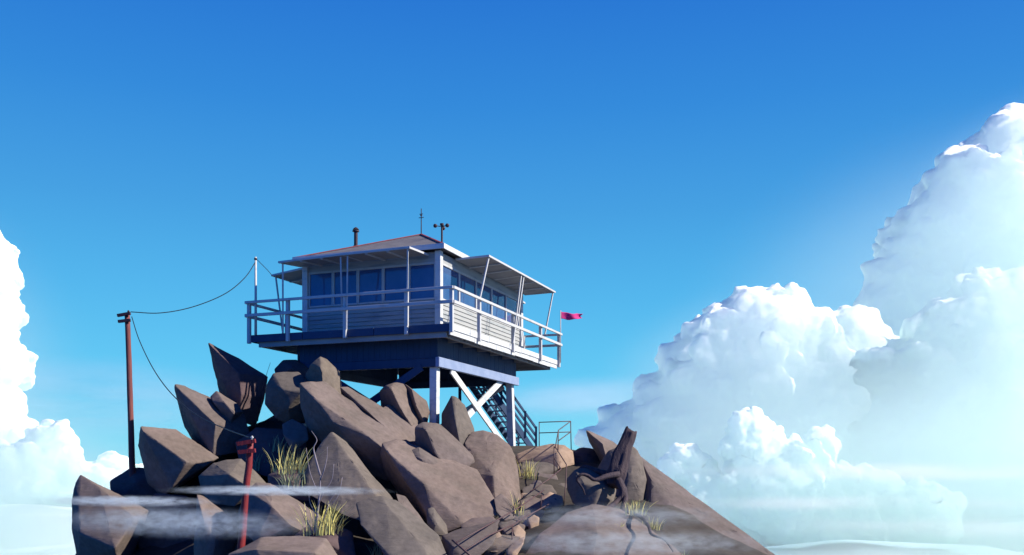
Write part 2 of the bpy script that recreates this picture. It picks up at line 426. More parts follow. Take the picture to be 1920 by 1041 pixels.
rock('tilted brick shaped block lying below the near tower leg', 25.6,
     [(776, 800, .5), (792, 791, .8), (824, 794, 1.1), (888, 855, 1.1), (892, 866, .9), (842, 892, .1), (778, 838, .8), (810, 858, .5), (798, 804, .0), (815, 848, 0), (850, 898, .3)], 1.6, seed=15, bev=.05)
rock('small lump of rock lying under the tilted block', 25.0,
     [(767, 846, .4), (785, 837, .5), (822, 860, .5), (822, 876, .3), (800, 884, .1), (772, 860, .1), (788, 855, 0), (780, 880, .4)], .8, seed=16, bev=.05)
rock('tall pointed rock between the near and far tower legs', 27.8,
     [(828, 775, .9), (846, 741, .7), (855, 743, .7), (872, 758, .9), (890, 805, .8), (898, 870, .5), (828, 830, .9), (854, 790, 0), (868, 860, -.2), (835, 850, .4)], 1.8, 'rock_grey', seed=17)
rock('broad dome shaped boulder in front of the crossed braces', 26.8,
     [(884, 809, 1.4), (905, 806, 1.5), (932, 815, 1.5), (955, 835, 1.4), (966, 855, 1.3), (972, 905, .9), (980, 945, .4), (955, 975, -.1), (870, 830, 1.0), (880, 890, .2), (925, 890, 0), (930, 960, -.3)], 2.6, seed=18, bev=.12)
rock('huge smooth boulder in the middle with a long black left flank', 24.2,
     [(716, 830, 1.1), (745, 822, 1.6), (790, 838, 2.0), (860, 872, 1.9), (895, 880, 1.8), (925, 930, 1.2), (945, 962, .6), (870, 985, -.2), (826, 1002, -.3), (712, 850, 1.3),
      (722, 890, 1.3), (770, 960, 1.0), (800, 1000, .8), (722, 842, .5), (795, 908, 0), (803, 950, -.1)], 3.0, seed=19, bev=.1)
rock('three sided boulder with a pale right edge behind the bare bush', 22.6,
     [(622, 810, 1.5), (606, 825, 1.4), (583, 862, .95), (566, 892, .7), (574, 925, .1), (640, 965, -.7), (700, 985, -.8), (633, 826, 1.2), (655, 860, .65), (690, 905, .1), (715, 945, -.5), (738, 937, .5), (694, 888, 1.2), (648, 828, 1.8)], 2.2, 'rock_grey', seed=20)
rock('pale slab slanting down to the bottom edge below the huge boulder', 19.6,
     [(668, 944, 1.1), (690, 934, 1.2), (716, 929, 1.3), (742, 936, 1.5), (824, 1004, 1.0), (840, 1045, .7), (842, 1100, .5), (726, 946, .95), (800, 1035, -.1), (808, 1100, -.7), (676, 985, .5), (735, 1050, -.4), (770, 1100, -.8)], 1.8, 'rock_grey', seed=21)
rock('flat topped rock cut off by the bottom edge left of the pale slab', 18.4,
     [(425, 1040, .6), (490, 1008, 1.0), (560, 1004, 1.2), (612, 1010, 1.1), (634, 1045, .7), (640, 1110, .5), (480, 1030, .1), (590, 1036, .0), (430, 1110, .4), (520, 1110, -.1)], 1.6, seed=22)
rock('sharp pale rock behind the red post at the bottom left', 21.8,
     [(369, 927, .4), (378, 929, .6), (441, 975, .9), (447, 1010, .8), (425, 1060, .4), (382, 975, 0), (372, 1010, .3), (362, 1075, .3), (405, 1012, .0), (395, 1075, 0)], 1.6, seed=23, bev=.05)
rock('rounded boulder behind the upper part of the red post', 24.6,
     [(371, 893, .7), (400, 868, .9), (425, 862, 1.0), (452, 861, 1.1), (478, 882, .9), (505, 912, .7), (440, 950, .1), (398, 945, .3), (376, 925, .5), (430, 890, .1), (470, 915, .0)], 2.0, 'rock_grey', seed=24, bev=.1)
rock('wide boulder right of the red post with a faint crease', 21.2,
     [(463, 918, .8), (480, 904, 1.0), (507, 904, 1.1), (562, 945, 1.0), (602, 970, .9), (580, 1002, .2), (480, 1020, -.1), (452, 990, .3), (447, 960, .6), (510, 950, .1), (545, 985, -.1)], 2.0, seed=25, bev=.09)
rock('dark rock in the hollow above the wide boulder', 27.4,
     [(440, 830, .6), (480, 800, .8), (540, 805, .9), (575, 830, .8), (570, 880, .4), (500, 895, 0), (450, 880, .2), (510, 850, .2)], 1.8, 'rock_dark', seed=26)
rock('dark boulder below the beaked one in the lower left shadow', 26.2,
     [(262, 965, .6), (290, 925, .8), (350, 930, .7), (375, 960, .5), (370, 1060, 0), (290, 1080, .2), (320, 985, 0), (255, 1020, .5)], 1.8, 'rock_dark', seed=27)
rock('layered ledge with an orange end under the pipe railing', 29.6,
     [(966, 852, 1.2), (1000, 838, 1.4), (1035, 832, 1.4), (1060, 834, 1.2), (1076, 846, .8), (1078, 872, .6), (1050, 880, 0), (1042, 850, .2), (1048, 846, .25), (968, 868, .6), (1000, 882, .2)], 2.2, 'rock_orange', seed=28, bev=.05)
rock('dark rounded rock between the ledge and the dead tree', 31.2,
     [(1070, 850, .5), (1088, 838, .7), (1112, 840, .7), (1128, 855, .6), (1130, 890, .3), (1075, 890, .2), (1100, 860, 0)], 1.8, 'rock_dark', seed=29, bev=.1)
rock('sharp pointed rock left behind the dead tree', 30.0,
     [(1097, 804, .7), (1112, 810, .9), (1150, 828, 1.1), (1162, 838, 1.0), (1165, 870, .7), (1103, 822, .8), (1118, 850, .8), (1128, 868, .5), (1130, 832, .1), (1140, 870, 0)], 1.4, seed=30, bev=.04)
rock('upright rock right behind the dead tree trunk', 27.6,
     [(1120, 880, .9), (1140, 845, 1.0), (1175, 830, 1.0), (1193, 838, .9), (1205, 860, .6), (1212, 900, .5), (1205, 950, .1), (1165, 960, -.1), (1130, 920, .5), (1180, 880, .0), (1195, 870, .2)], 1.8, 'rock_grey', seed=31, bev=.09)
rock('rounded boulder beneath the spreading roots of the dead tree', 24.4,
     [(1062, 898, .8), (1078, 880, .8), (1108, 875, .9), (1138, 890, .8), (1156, 918, .6), (1150, 945, .3), (1110, 960, -.1), (1075, 945, .1), (1064, 920, .5), (1090, 905, .1), (1125, 915, .0)], 1.6, 'rock_grey', seed=32, bev=.1)
rock('great smooth slope of rock running down to the right', 27.4,
     [(1196, 852, 1.8), (1212, 868, 1.7), (1245, 893, 1.6), (1330, 952, 1.3), (1470, 1052, .9), (1540, 1110, .8), (1400, 1120, -1.2), (1250, 1110, -1.4), (1205, 935, .5), (1222, 900, .6), (1190, 990, .2), (1215, 1010, -.5)], 4.0, seed=33, bev=.08)
rock('broad mound of bare rock right of the path at the bottom', 20.6,
     [(975, 1052, .5), (1010, 1005, .9), (1062, 960, 1.6), (1110, 945, 1.9), (1165, 955, 1.9), (1212, 985, 1.5), (1262, 1022, 1.0), (1300, 1060, .6), (1290, 1120, .0), (1120, 1000, .6), (1100, 1120, -.8), (970, 1120, -.2), (1180, 1040, .3)], 3.0, seed=34, bev=.14)
rock('low grey block beside the bottom of the handrail', 20.2,
     [(828, 1005, .8), (850, 995, .9), (905, 985, 1.0), (940, 972, 1.1), (925, 1020, .5), (880, 1060, .1), (835, 1075, .1), (850, 1025, .2)], 1.4, seed=35)
rock('grey wedge of rock between the pale slab and the huge boulder', 21.6,
     [(800, 955, .6), (812, 950, .7), (838, 985, .6), (842, 1008, .3), (810, 1005, .1), (798, 980, .3), (818, 980, .1)], 1.0, 'rock_grey', seed=36, bev=.04)

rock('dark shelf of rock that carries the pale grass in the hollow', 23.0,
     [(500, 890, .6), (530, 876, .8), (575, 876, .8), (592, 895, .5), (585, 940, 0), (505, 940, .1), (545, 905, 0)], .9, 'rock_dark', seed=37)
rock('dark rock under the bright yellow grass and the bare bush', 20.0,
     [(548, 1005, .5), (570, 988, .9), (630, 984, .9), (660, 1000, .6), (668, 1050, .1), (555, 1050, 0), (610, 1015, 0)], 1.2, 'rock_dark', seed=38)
for label, d, pts in (
    ('chip of rock leaning on the foot of the broad dome', 24.6, [(926, 935, .3), (940, 925, .5), (962, 945, .4), (968, 972, .1), (945, 975, -.1), (930, 958, 0)]),
    ('small block at the lower right corner of the huge boulder', 22.8, [(862, 985, .3), (885, 972, .5), (925, 968, .5), (935, 982, .2), (905, 998, -.1), (870, 1000, 0)]),
    ('short dark wedge in the gap beneath the huge boulder', 23.0, [(742, 925, .5), (760, 930, .6), (800, 985, .5), (800, 1005, .3), (770, 985, 0), (750, 955, .1)]),
    ('broken piece of rock in front of the round shouldered boulder', 26.0, [(528, 795, .4), (548, 785, .6), (575, 800, .5), (578, 825, .2), (550, 828, 0), (530, 815, .1)])):
    rock(label, d, pts + [(pts[-2][0], pts[-2][1] + 22, .1)], .9, 'rock', .025, .12, .015, seed=len(label) * 3)
# the stone steps up the path
STEP = 'flat stones of the path up to the ledge'
for label, d, pts, th, m_ in (
    ('uppermost path stone, a dark shelf right under the ledge', 29.2, [(965, 872, .3), (985, 864, .5), (1040, 868, .6), (1046, 880, .4), (1000, 888, 0), (968, 890, 0)], .9, 'rock_grey'),
    ('long path stone below the dark shelf', 28.4, [(968, 896, .2), (1000, 886, .5), (1042, 890, .5), (1048, 902, .3), (1015, 910, 0), (972, 912, 0)], .9, 'rock'),
    ('grey path stone with a slanting front in the middle of the climb', 27.4, [(978, 915, .3), (1005, 906, .5), (1035, 910, .5), (1045, 925, .2), (1010, 935, 0), (982, 932, 0)], .9, 'rock_grey'),
    ('sunlit orange path stone beside the bent railing post', 26.4, [(1010, 935, .3), (1030, 922, .4), (1055, 930, .4), (1058, 945, .2), (1035, 952, 0), (1012, 950, 0)], .8, 'rock_orange'),
    ('dusty path stone left of the orange one', 26.0, [(975, 940, .3), (995, 930, .5), (1020, 938, .4), (1022, 955, .1), (1000, 960, 0), (978, 956, 0)], .8, 'rock'),
    ('flat path stone in the shadow where the climb turns', 24.6, [(965, 962, .3), (990, 955, .5), (1022, 958, .4), (1015, 975, .1), (985, 980, 0), (962, 975, 0)], .8, 'rock'),
    ('small pale orange path stone halfway down', 23.6, [(988, 970, .2), (1000, 964, .3), (1012, 970, .2), (1008, 982, .1), (995, 986, 0)], .5, 'rock_orange'),
    ('thin path stone poking out below the halfway turn', 22.8, [(935, 985, .3), (960, 975, .5), (985, 985, .4), (975, 998, .1), (950, 1002, 0)], .8, 'rock'),
    ('angular orange path stone with a raised corner', 22.0, [(960, 990, .3), (972, 984, .4), (986, 998, .3), (982, 1008, .1), (965, 1004, .0)], .6, 'rock_orange'),
    ('broad flat path stone near the bottom edge', 21.2, [(905, 1012, .4), (935, 1002, .7), (978, 1006, .6), (968, 1020, .1), (930, 1026, 0), (908, 1024, 0)], .9, 'rock'),
    ('slanting orange path stone at the very bottom', 20.6, [(948, 1032, .2), (962, 1018, .4), (984, 1006, .5), (982, 1018, .2), (962, 1034, 0), (950, 1040, 0)], .6, 'rock_orange')):
    rock(label, d, pts + [(x, y + 25, o) for x, y, o in pts[-2:]], th, m_, .03, .12, .02, group=STEP, name='path_stone', cat='stone', seed=len(label))

# ------------------------------------------------------------------ lookout tower (its own axes: x runs back along the sunny side, y left along the shaded front)
YAW = 0.3625
TB = 4.074 - 0.2               # height of the deck underside above the thing's base
RZ = math.pi / 2 - YAW
tower = empty('lookout_tower', (-1.834, 28.136, 0.2), RZ)
tag(tower, 'white timber fire lookout cabin on stilts with a railed deck and propped up shutters', 'lookout tower')


def tp(a, b, z):
    """tower coordinates to world"""
    r = Vector((math.sin(YAW), math.cos(YAW), 0)); l = Vector((-math.cos(YAW), math.sin(YAW), 0))
    return Vector((-1.834, 28.136, 4.074 + z)) + r * a + l * b


def part(name, fn, m, parent=tower, smooth=False):
    bm = bmesh.new(); fn(bm)
    bmesh.ops.translate(bm, verts=bm.verts, vec=(0, 0, TB if parent is tower or parent.parent is tower else 0))
    return build(name, bm, M[m], parent, smooth)


DA, DB = 10.42, 7.24
CA0, CA1, CB0, CB1 = 1.15, 8.55, 0.95, 5.85
# deck
part('deck', lambda bm: [box(bm, 0.06, DA - .06, .06 + k * .1803, .06 + k * .1803 + .172, 0.235, 0.295) for k in range(39)] and box(bm, 0.06, DA - .06, .06, DB - .1, .19, .233), 'deck')


def joists(bm):
    for k in range(9): box(bm, .35 + k * 1.2, .43 + k * 1.2, .2, DB - .25, -.06, .188)
    box(bm, .22, DA - .22, .25, .33, -.09, .16); box(bm, .22, DA - .22, DB - .33, DB - .25, -.09, .16)
    box(bm, .10, .18, .2, DB - .25, -.1, .187); box(bm, DA - .30, DA - .22, .25, DB - .25, -.1, .16)


part('joist', joists, 'soffit')


def fascia(bm):
    # boards along the sunny side, two tiers with open joints
    rnd = random.Random(3)
    for z0, z1, y0 in ((.125, .30, 0.0), (-.04, .118, .03)):
        x = 0.0
        while x < DA - .05:
            l = min(rnd.uniform(1.2, 2.3), DA - x)
            box(bm, x, x + l - .025, y0, y0 + .045, z0 - rnd.uniform(0, .025), z1, .006); x += l


part('fascia', fascia, 'white')


def fascia2(bm):
    for x0, x1 in ((0.0, .045), (DA - .045, DA)):
        y = .06
        while y < DB - .05:
            l = min(2.6, DB - y); box(bm, x0, x1, y, y + l - .02, .06, .30, .006); y += l
    box(bm, .06, DA - .06, DB - .045, DB, .06, .30, .006)


o = part('fascia', fascia2, 'slate_shade')  # shaded sides take the navy copy; their shade is in the colour
# railing: posts, rails
PB = [0.03, 1.49, 3.65, 5.77, DB - .03]; PA = [0.03, 2.11, 5.20, 8.17, DA - .03]
posts = [(-.03, b) for b in PB[1:-1]] + [(a, -.03) for a in PA[1:-1]] + [(-.03, -.03), (DA + .03, -.03), (-.03, DB + .03), (DA + .03, DB + .03)] + \
        [(DA + .03, b) for b in PB[1:-1]] + [(a, DB + .03) for a in PA[1:-1]]
for a, b in posts:
    part('post', lambda bm: box(bm, a - .055, a + .055, b - .055, b + .055, .02, 1.36, .008), 'trim')
for z, h in ((1.36, .085), (.93, .10)):
    off = .09
    part('rail', lambda bm: box(bm, -.16, -.10, -.12, DB + .12, z - h / 2, z + h / 2, .006), 'trim')
    part('rail', lambda bm: box(bm, -.09, DA + .15, -.15, -.09, z - h / 2 + .002, z + h / 2 + .002, .006), 'trim')
    part('rail', lambda bm: box(bm, DA + .09, DA + .15, -.085, DB + .085, z - h / 2, z + h / 2, .006), 'trim')
    part('rail', lambda bm: box(bm, -.095, DA + .15, DB + .09, DB + .15, z - h / 2 + .002, z + h / 2 + .002, .006), 'trim')

# cabin walls: clapboards below the windows, corner posts, header
SILL, HEAD, EAVE = 1.28, 2.42, 2.78


def clap(bm):
    n = 7; z0 = .30; hh = (SILL - z0) / n
    for k in range(n):
        za, zb = z0 + k * hh, z0 + (k + 1) * hh - .008
        for side in range(4):
            t0, t1 = .035, .012
            if side == 0: q = [(CA0 - t0, CB0 + .1, za), (CA0 - t0, CB1 - .1, za), (CA0 - t1, CB1 - .1, zb), (CA0 - t1, CB0 + .1, zb)]; n_ = (.05, 0, 0)
            if side == 1: q = [(CA0 + .1, CB0 - t0, za), (CA1 - .1, CB0 - t0, za), (CA1 - .1, CB0 - t1, zb), (CA0 + .1, CB0 - t1, zb)]; n_ = (0, .05, 0)
            if side == 2: q = [(CA1 + t0, CB0 + .1, za), (CA1 + t0, CB1 - .1, za), (CA1 + t1, CB1 - .1, zb), (CA1 + t1, CB0 + .1, zb)]; n_ = (-.05, 0, 0)
            if side == 3: q = [(CA0 + .1, CB1 + t0, za), (CA1 - .1, CB1 + t0, za), (CA1 - .1, CB1 + t1, zb), (CA0 + .1, CB1 + t1, zb)]; n_ = (0, -.05, 0)
            o_ = [bm.verts.new(v) for v in q]; i_ = [bm.verts.new(Vector(v) + Vector(n_)) for v in q]
            bm.faces.new(o_); bm.faces.new(i_[::-1])
            for e in range(4): bm.faces.new((o_[e], i_[e], i_[(e + 1) % 4], o_[(e + 1) % 4]))


part('wall', clap, 'siding')


def header(bm):
    box(bm, CA0 - .02, CA0 + .06, CB0 + .1, CB1 - .1, HEAD + .05, EAVE); box(bm, CA1 - .06, CA1 + .02, CB0 + .1, CB1 - .1, HEAD + .05, EAVE)
    box(bm, CA0 + .1, CA1 - .1, CB0 - .02, CB0 + .06, HEAD + .05, EAVE); box(bm, CA0 + .1, CA1 - .1, CB1 - .06, CB1 + .02, HEAD + .05, EAVE)


part('header', header, 'siding')
for a, b in ((CA0, CB0), (CA1, CB0), (CA0, CB1), (CA1, CB1)):
    part('corner_post', lambda bm: box(bm, a - .10, a + .10, b - .10, b + .10, .30, EAVE + .02, .008), 'white')
part('floor', lambda bm: box(bm, CA0 + .1, CA1 - .1, CB0 + .1, CB1 - .1, .297, .36), 'deck')
part('ceiling', lambda bm: box(bm, CA0 + .07, CA1 - .07, CB0 + .07, CB1 - .07, EAVE - .1, EAVE - .02), 'soffit')


def window(side, u0, u1):
    def fr(bm):
        for q in ((u0, u1, SILL, SILL + .06), (u0, u1, HEAD - .02, HEAD + .048), (u0, u0 + .045, SILL + .062, HEAD - .022), (u1 - .045, u1, SILL + .062, HEAD - .022)):
            x0, x1, z0, z1 = q
            if side == 0: box(bm, CA0 - .035, CA0 + .045, x0, x1, z0, z1, .005)
            if side == 1: box(bm, x0, x1, CB0 - .035, CB0 + .045, z0, z1, .005)
            if side == 2: box(bm, CA1 - .045, CA1 + .035, x0, x1, z0, z1, .005)
            if side == 3: box(bm, x0, x1, CB1 - .045, CB1 + .035, z0, z1, .005)
    wd = part('window', fr, 'trim')

    def gl(bm):
        a, b, c, d = u0 + .046, u1 - .046, SILL + .063, HEAD - .023
        if side == 0: box(bm, CA0 + .005, CA0 + .018, a, b, c, d)
        if side == 1: box(bm, a, b, CB0 + .005, CB0 + .018, c, d)
        if side == 2: box(bm, CA1 - .018, CA1 - .005, a, b, c, d)
        if side == 3: box(bm, a, b, CB1 - .018, CB1 - .005, c, d)
    part('pane', gl, 'glass', wd)


for side in range(4):
    lo, hi = (CB0, CB1) if side in (0, 2) else (CA0, CA1)
    n5 = 5
    for k in range(n5):
        s = (hi - lo - .22) / n5
        window(side, lo + .11 + k * s + .003, lo + .11 + (k + 1) * s - .003)

# roof: low pyramid, its eaves, hip trim
RO = .28; APEX = Vector(((CA0 + CA1) / 2, (CB0 + CB1) / 2, 4.40))
cor = [Vector((CA0 - RO, CB0 - RO, EAVE + .1)), Vector((CA1 + RO, CB0 - RO, EAVE + .1)), Vector((CA1 + RO, CB1 + RO, EAVE + .1)), Vector((CA0 - RO, CB1 + RO, EAVE + .1))]


def roof(bm):
    t = [bm.verts.new(c + Vector((0, 0, .05))) for c in cor]; u = [bm.verts.new(c) for c in cor]; ap = bm.verts.new(APEX)
    for i in range(4):
        bm.faces.new((t[i], t[(i + 1) % 4], ap)); bm.faces.new((t[i], u[i], u[(i + 1) % 4], t[(i + 1) % 4]))
    bm.faces.new(u[::-1])


rf = part('roof', roof, 'roof')


def hips(bm):
    for c in cor: bar(bm, c + Vector((0, 0, .07)), APEX + Vector((0, 0, .02)), .09, .03)


part('ridge_trim', hips, 'redtrim', rf)


def eaves(bm):
    for i in range(4):
        p, q = cor[i], cor[(i + 1) % 4]; d = (q - p).normalized(); nrm = Vector((d.y, -d.x, 0)) * .025
        bar(bm, p + nrm + Vector((0, 0, .0)) - d * (.05 if i % 2 else 0), q + nrm + d * (.05 if i % 2 else 0), .04, .16)


part('eave_board', eaves, 'white', rf)


# shutters propped open, each with its struts
def shutter(p0, p1, q1, q0, struts, th=.035):
    """p0-p1 hinge edge, q0-q1 outer edge"""
    p0, p1, q0, q1 = (Vector(v) for v in (p0, p1, q0, q1))
    up = Vector((0, 0, th))

    def panel(bm):
        lo = [bm.verts.new(v) for v in (p0, p1, q1, q0)]; hi_ = [bm.verts.new(v + up) for v in (p0, p1, q1, q0)]
        bm.faces.new(lo); bm.faces.new(hi_[::-1])
        for e in range(4): bm.faces.new((lo[e], hi_[e], hi_[(e + 1) % 4], lo[(e + 1) % 4]))
    sh = part('shutter', panel, 'soffit')

    def frame(bm):
        o_ = (q0 + q1) / 2 - (p0 + p1) / 2; o_.z = 0; o_.normalize(); d = (q1 - q0).normalized()
        up2 = up * .5
        bar(bm, q0 + o_ * .025 + up2 - d * .05, q1 + o_ * .025 + up2 + d * .05, .05, .062)
        for a_, b_, s_ in ((p0, q0, -1), (p1, q1, 1)):
            bar(bm, a_ + d * s_ * .025 + up2, b_ + d * s_ * .025 + up2, .05, .06)
        for t in (.33, .66):
            bar(bm, p0.lerp(p1, t) - up * .75, q0.lerp(q1, t) - up * .75, .07, .045)
    part('shutter_frame', frame, 'trim', sh)
    for a_, b_ in struts:
        part('strut', lambda bm: bar(bm, a_, b_, .045, .045), 'trim', sh)


HZ = 2.66
shutter((CA0 - .12, 1.30, HZ), (CA0 - .12, 3.60, HZ), (-.12, 3.62, 2.62), (-.12, 1.36, 2.64), [((-.08, 1.42, 2.62), (-.085, 1.44, .30)), ((-.07, 3.54, 2.6), (-.085, 3.56, .3))])
shutter((CA0 - .12, 3.68, HZ), (CA0 - .12, 5.95, HZ), (-.12, 6.0, 2.56), (-.12, 3.70, 2.62), [((-.08, 3.78, 2.58), (.12, 3.86, .9)), ((-.07, 5.94, 2.54), (-.085, 5.92, .3))])
shutter((2.2, CB0 - .12, 2.72), (5.55, CB0 - .12, 2.72), (5.62, -.22, 2.82), (2.42, -.22, 2.80), [((2.5, -.2, 2.78), (2.02, -.1, 1.42)), ((5.56, -.2, 2.8), (5.02, -.1, .32))])
shutter((5.65, CB0 - .12, 2.72), (8.75, CB0 - .12, 2.72), (9.25, -.22, 2.84), (5.72, -.22, 2.82), [((5.82, -.2, 2.8), (5.36, -.1, .9)), ((9.18, -.2, 2.82), (8.5, -.1, 1.1))])
shutter((1.3, CB1 + .12, HZ), (4.8, CB1 + .12, HZ), (4.8, 7.55, 2.62), (1.7, 7.55, 2.60), [((1.78, 7.5, 2.58), (1.8, 7.18, .3)), ((4.7, 7.5, 2.6), (4.7, 7.18, .3))])
shutter((4.9, CB1 + .12, HZ), (8.4, CB1 + .12, HZ), (8.4, 7.3, 2.62), (4.9, 7.3, 2.62), [((5.0, 7.25, 2.6), (5.0, 7.18, .3)), ((8.3, 7.25, 2.6), (8.3, 7.18, .3))])
shutter((CA1 + .12, 1.3, HZ), (CA1 + .12, 5.6, HZ), (9.95, 5.6, 2.62), (9.95, 1.3, 2.62), [((9.9, 1.4, 2.6), (10.3, 1.4, .3)), ((9.9, 5.5, 2.6), (10.3, 5.5, .3))])

# skirt: four boarded walls below the deck with a beam along the lower edge
SA0, SA1, SB0, SB1 = .78, 7.85, .82, 5.95


def skirt(bm):
    z0, z1 = -.62, .18
    rnd = random.Random(5)
    for k in range(int((SB1 - SB0 - .1) / .2)):
        y = SB0 + .05 + k * .2
        for x in (SA0, SA1 - .05): box(bm, x + rnd.uniform(0, .006), x + .045, y, y + .194, z0, z1 - .14)
    for k in range(int((SA1 - SA0) / .2)):
        x = SA0 + .0 + k * .2
        for y in (SB0, SB1 - .045): box(bm, x, x + .194, y + rnd.uniform(0, .006), y + .045, z0, z1 - .14)


part('skirt', skirt, 'slate_shade')
part('beam', lambda bm: box(bm, SA0 - .03, SA0 + .12, SB0 + .06, SB1 + .05, -.90, -.63, .01), 'slate_shade')
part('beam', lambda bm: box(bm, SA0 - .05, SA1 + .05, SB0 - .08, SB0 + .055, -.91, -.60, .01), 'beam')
part('beam', lambda bm: box(bm, SA0 + .15, SA1 + .05, SB1 - .12, SB1 + .03, -.90, -.63, .01), 'slate_shade')
part('beam', lambda bm: box(bm, SA1 - .15, SA1 + .02, SB0 + .06, SB1 - .13, -.90, -.63, .01), 'slate_shade')
# legs and crossed braces
LG = [((1.0, 1.02), (.86, .98)), ((7.60, 1.02), (7.80, .98)), ((1.0, 5.75), (.86, 5.85)), ((7.60, 5.75), (7.80, 5.85))]
ZF = -4.1
for (a, b), (a2, b2) in LG:
    part('leg', lambda bm: bar(bm, (a2, b2, ZF), (a, b, -.60), .24, .24, up=(1, 0, 0)), 'white')
part('brace', lambda bm: bar(bm, (1.75, .80, -.92), (6.95, .80, -3.45), .05, .24), 'white')
part('brace', lambda bm: bar(bm, (6.5, .88, -.80), (1.6, .88, -3.1), .05, .24), 'white')
part('brace', lambda bm: bar(bm, (.74, 1.35, -.90), (.74, 5.1, -3.1), .05, .24), 'slate_shade')  # front braces in the navy copy: shade painted in place of white
part('brace', lambda bm: bar(bm, (.82, 5.1, -.90), (.82, 1.35, -3.1), .05, .24), 'slate_shade')
part('brace', lambda bm: bar(bm, (7.8, 1.35, -.92), (7.8, 5.3, -3.2), .05, .2), 'white')
part('brace', lambda bm: bar(bm, (1.75, 5.9, -.92), (6.95, 5.9, -3.45), .05, .2), 'white')

# roof fittings
ST = (3.15, 5.12)
zr = EAVE + .13 + (4.40 - EAVE - .13) * (CB1 + RO - ST[1]) / ((CB1 - CB0) / 2 + RO)


def stove(bm):
    x, y = ST
    for r_, z0, z1 in ((.095, zr - .3, zr + .30), (.145, zr + .18, zr + .24), (.065, zr + .3, zr + .82), (.12, zr + .80, zr + .84)):
        tube(bm, [(x, y, z0), (x, y, z1)], r_, 14)
    tube(bm, [(x, y, zr + .88), (x, y, zr + .95)], [.115, .04], 14)


part('stovepipe', stove, 'iron')


def rod(bm):
    x, y, z = APEX
    tube(bm, [(x, y, z - .1), (x, y, z + .95)], [.022, .014], 6)
    tube(bm, [(x, y - .1, z + .62), (x, y + .1, z + .62)], .012, 6); tube(bm, [(x, y - .07, z + .75), (x, y + .07, z + .75)], .012, 6)
    tube(bm, [(x, y, z + .68), (x, y, z + .72)], .04, 8)


part('lightning_rod', rod, 'iron')


def anemo(bm):
    x, y = 3.3, 1.85; z = 3.60
    tube(bm, [(x, y, z - .2), (x, y, z + .62)], .035, 8); tube(bm, [(x, y, z + .62), (x, y, z + .68)], .07, 8)
    for k in range(3):
        a = k * 2.094 + .25; d = Vector((math.cos(a), math.sin(a), 0)); e = Vector((x, y, z + .58)) + d * .24
        tube(bm, [(x, y, z + .58), e], .014, 6)
        bmesh.ops.create_icosphere(bm, subdivisions=2, radius=.07, matrix=Matrix.Translation(e))


part('anemometer', anemo, 'iron')

# ------------------------------------------------------------------ stairs behind the tower
sA, sB = Vector((-1.75, 37.0, 3.95)), Vector((0.66, 39.2, 0.72))
st = empty('staircase', (sB.x, sB.y, .5)); org = Vector((sB.x, sB.y, .5))
tag(st, 'timber staircase with open railings coming down behind the tower legs', 'stairs')
dh = Vector((sB.x - sA.x, sB.y - sA.y, 0)).normalized(); sd_ = Vector((-dh.y, dh.x, 0))


def spart(name, fn, m='slate_shade'):
    bm = bmesh.new(); fn(bm); bmesh.ops.translate(bm, verts=bm.verts, vec=-org)
    return build(name, bm, M[m], st)


for s in (-.5, .5):
    spart('stringer', lambda bm: bar(bm, sA + sd_ * s, sB + sd_ * s - Vector((0, 0, .15)), .06, .26), 'slate_shade')
    for hgt in (.95, .62, .32):
        spart('rail', lambda bm: bar(bm, sA + sd_ * s + Vector((0, 0, hgt)), sB + sd_ * s + Vector((0, 0, hgt)), .05, .09), 'slate_shade')
    for t in (.02, .2, .4, .6, .8, .99):
        p = sA.lerp(sB, t) + sd_ * s * 1.08
        spart('post', lambda bm: bar(bm, p - Vector((0, 0, .1 if t < .9 else .5)), p + Vector((0, 0, .98)), .09, .09, up=(1, 0, 0)), 'slate_shade')


for k in range(15):
    p = sA.lerp(sB, (k + .5) / 15)
    spart('tread', lambda bm: bar(bm, p - sd_ * .46, p + sd_ * .46, .26, .045), 'beam')
spart('post', lambda bm: bar(bm, sA + sd_ * .5, Vector((sA.x, sA.y, .3)) + sd_ * .5, .12, .12, up=(1, 0, 0)), 'slate_shade')
spart('landing', lambda bm: bar(bm, sA - dh * 1.1 - Vector((0, 0, .02)), sA - dh * .05 - Vector((0, 0, .02)), 1.2, .1), 'deck')

# ------------------------------------------------------------------ flag, aerial mast
fp = tp(DA - .02, -.12, .3)
fl = empty('flag', fp, R(18)); tag(fl, 'magenta pennant on a thin pole at the far right corner of the deck', 'flag')
top = 2.02
bm = bmesh.new(); tube(bm, [(0, 0, -.1), (0, 0, top)], .022, 8); build('flag_pole', bm, M['trim'], fl, True)
bm = bmesh.new(); nx, nz = 22, 8; rows = []
for i in range(nx + 1):
    u = i / nx; col = []
    for k in range(nz + 1):
        v = k / nz
        hgt = .30 * (1 - .36 * u); zc = top - .19 - .05 * u - .07 * math.sin(u * 5) * u
        tip = 1 - .10 * (1 - abs(2 * v - 1)) * u
        col.append(bm.verts.new((.02 + .97 * u * tip, .09 * math.sin(u * 8 + v * 1.3) * (u + .15), zc + (v - .5) * hgt + .012 * math.sin(u * 14 + v * 4))))
    rows.append(col)
for i in range(nx):
    for k in range(nz): bm.faces.new((rows[i][k], rows[i + 1][k], rows[i + 1][k + 1], rows[i][k + 1]))
o = build('pennant', bm, M['flag'], fl, True)
sm = o.modifiers.new('thick', 'SOLIDIFY'); sm.thickness = .008

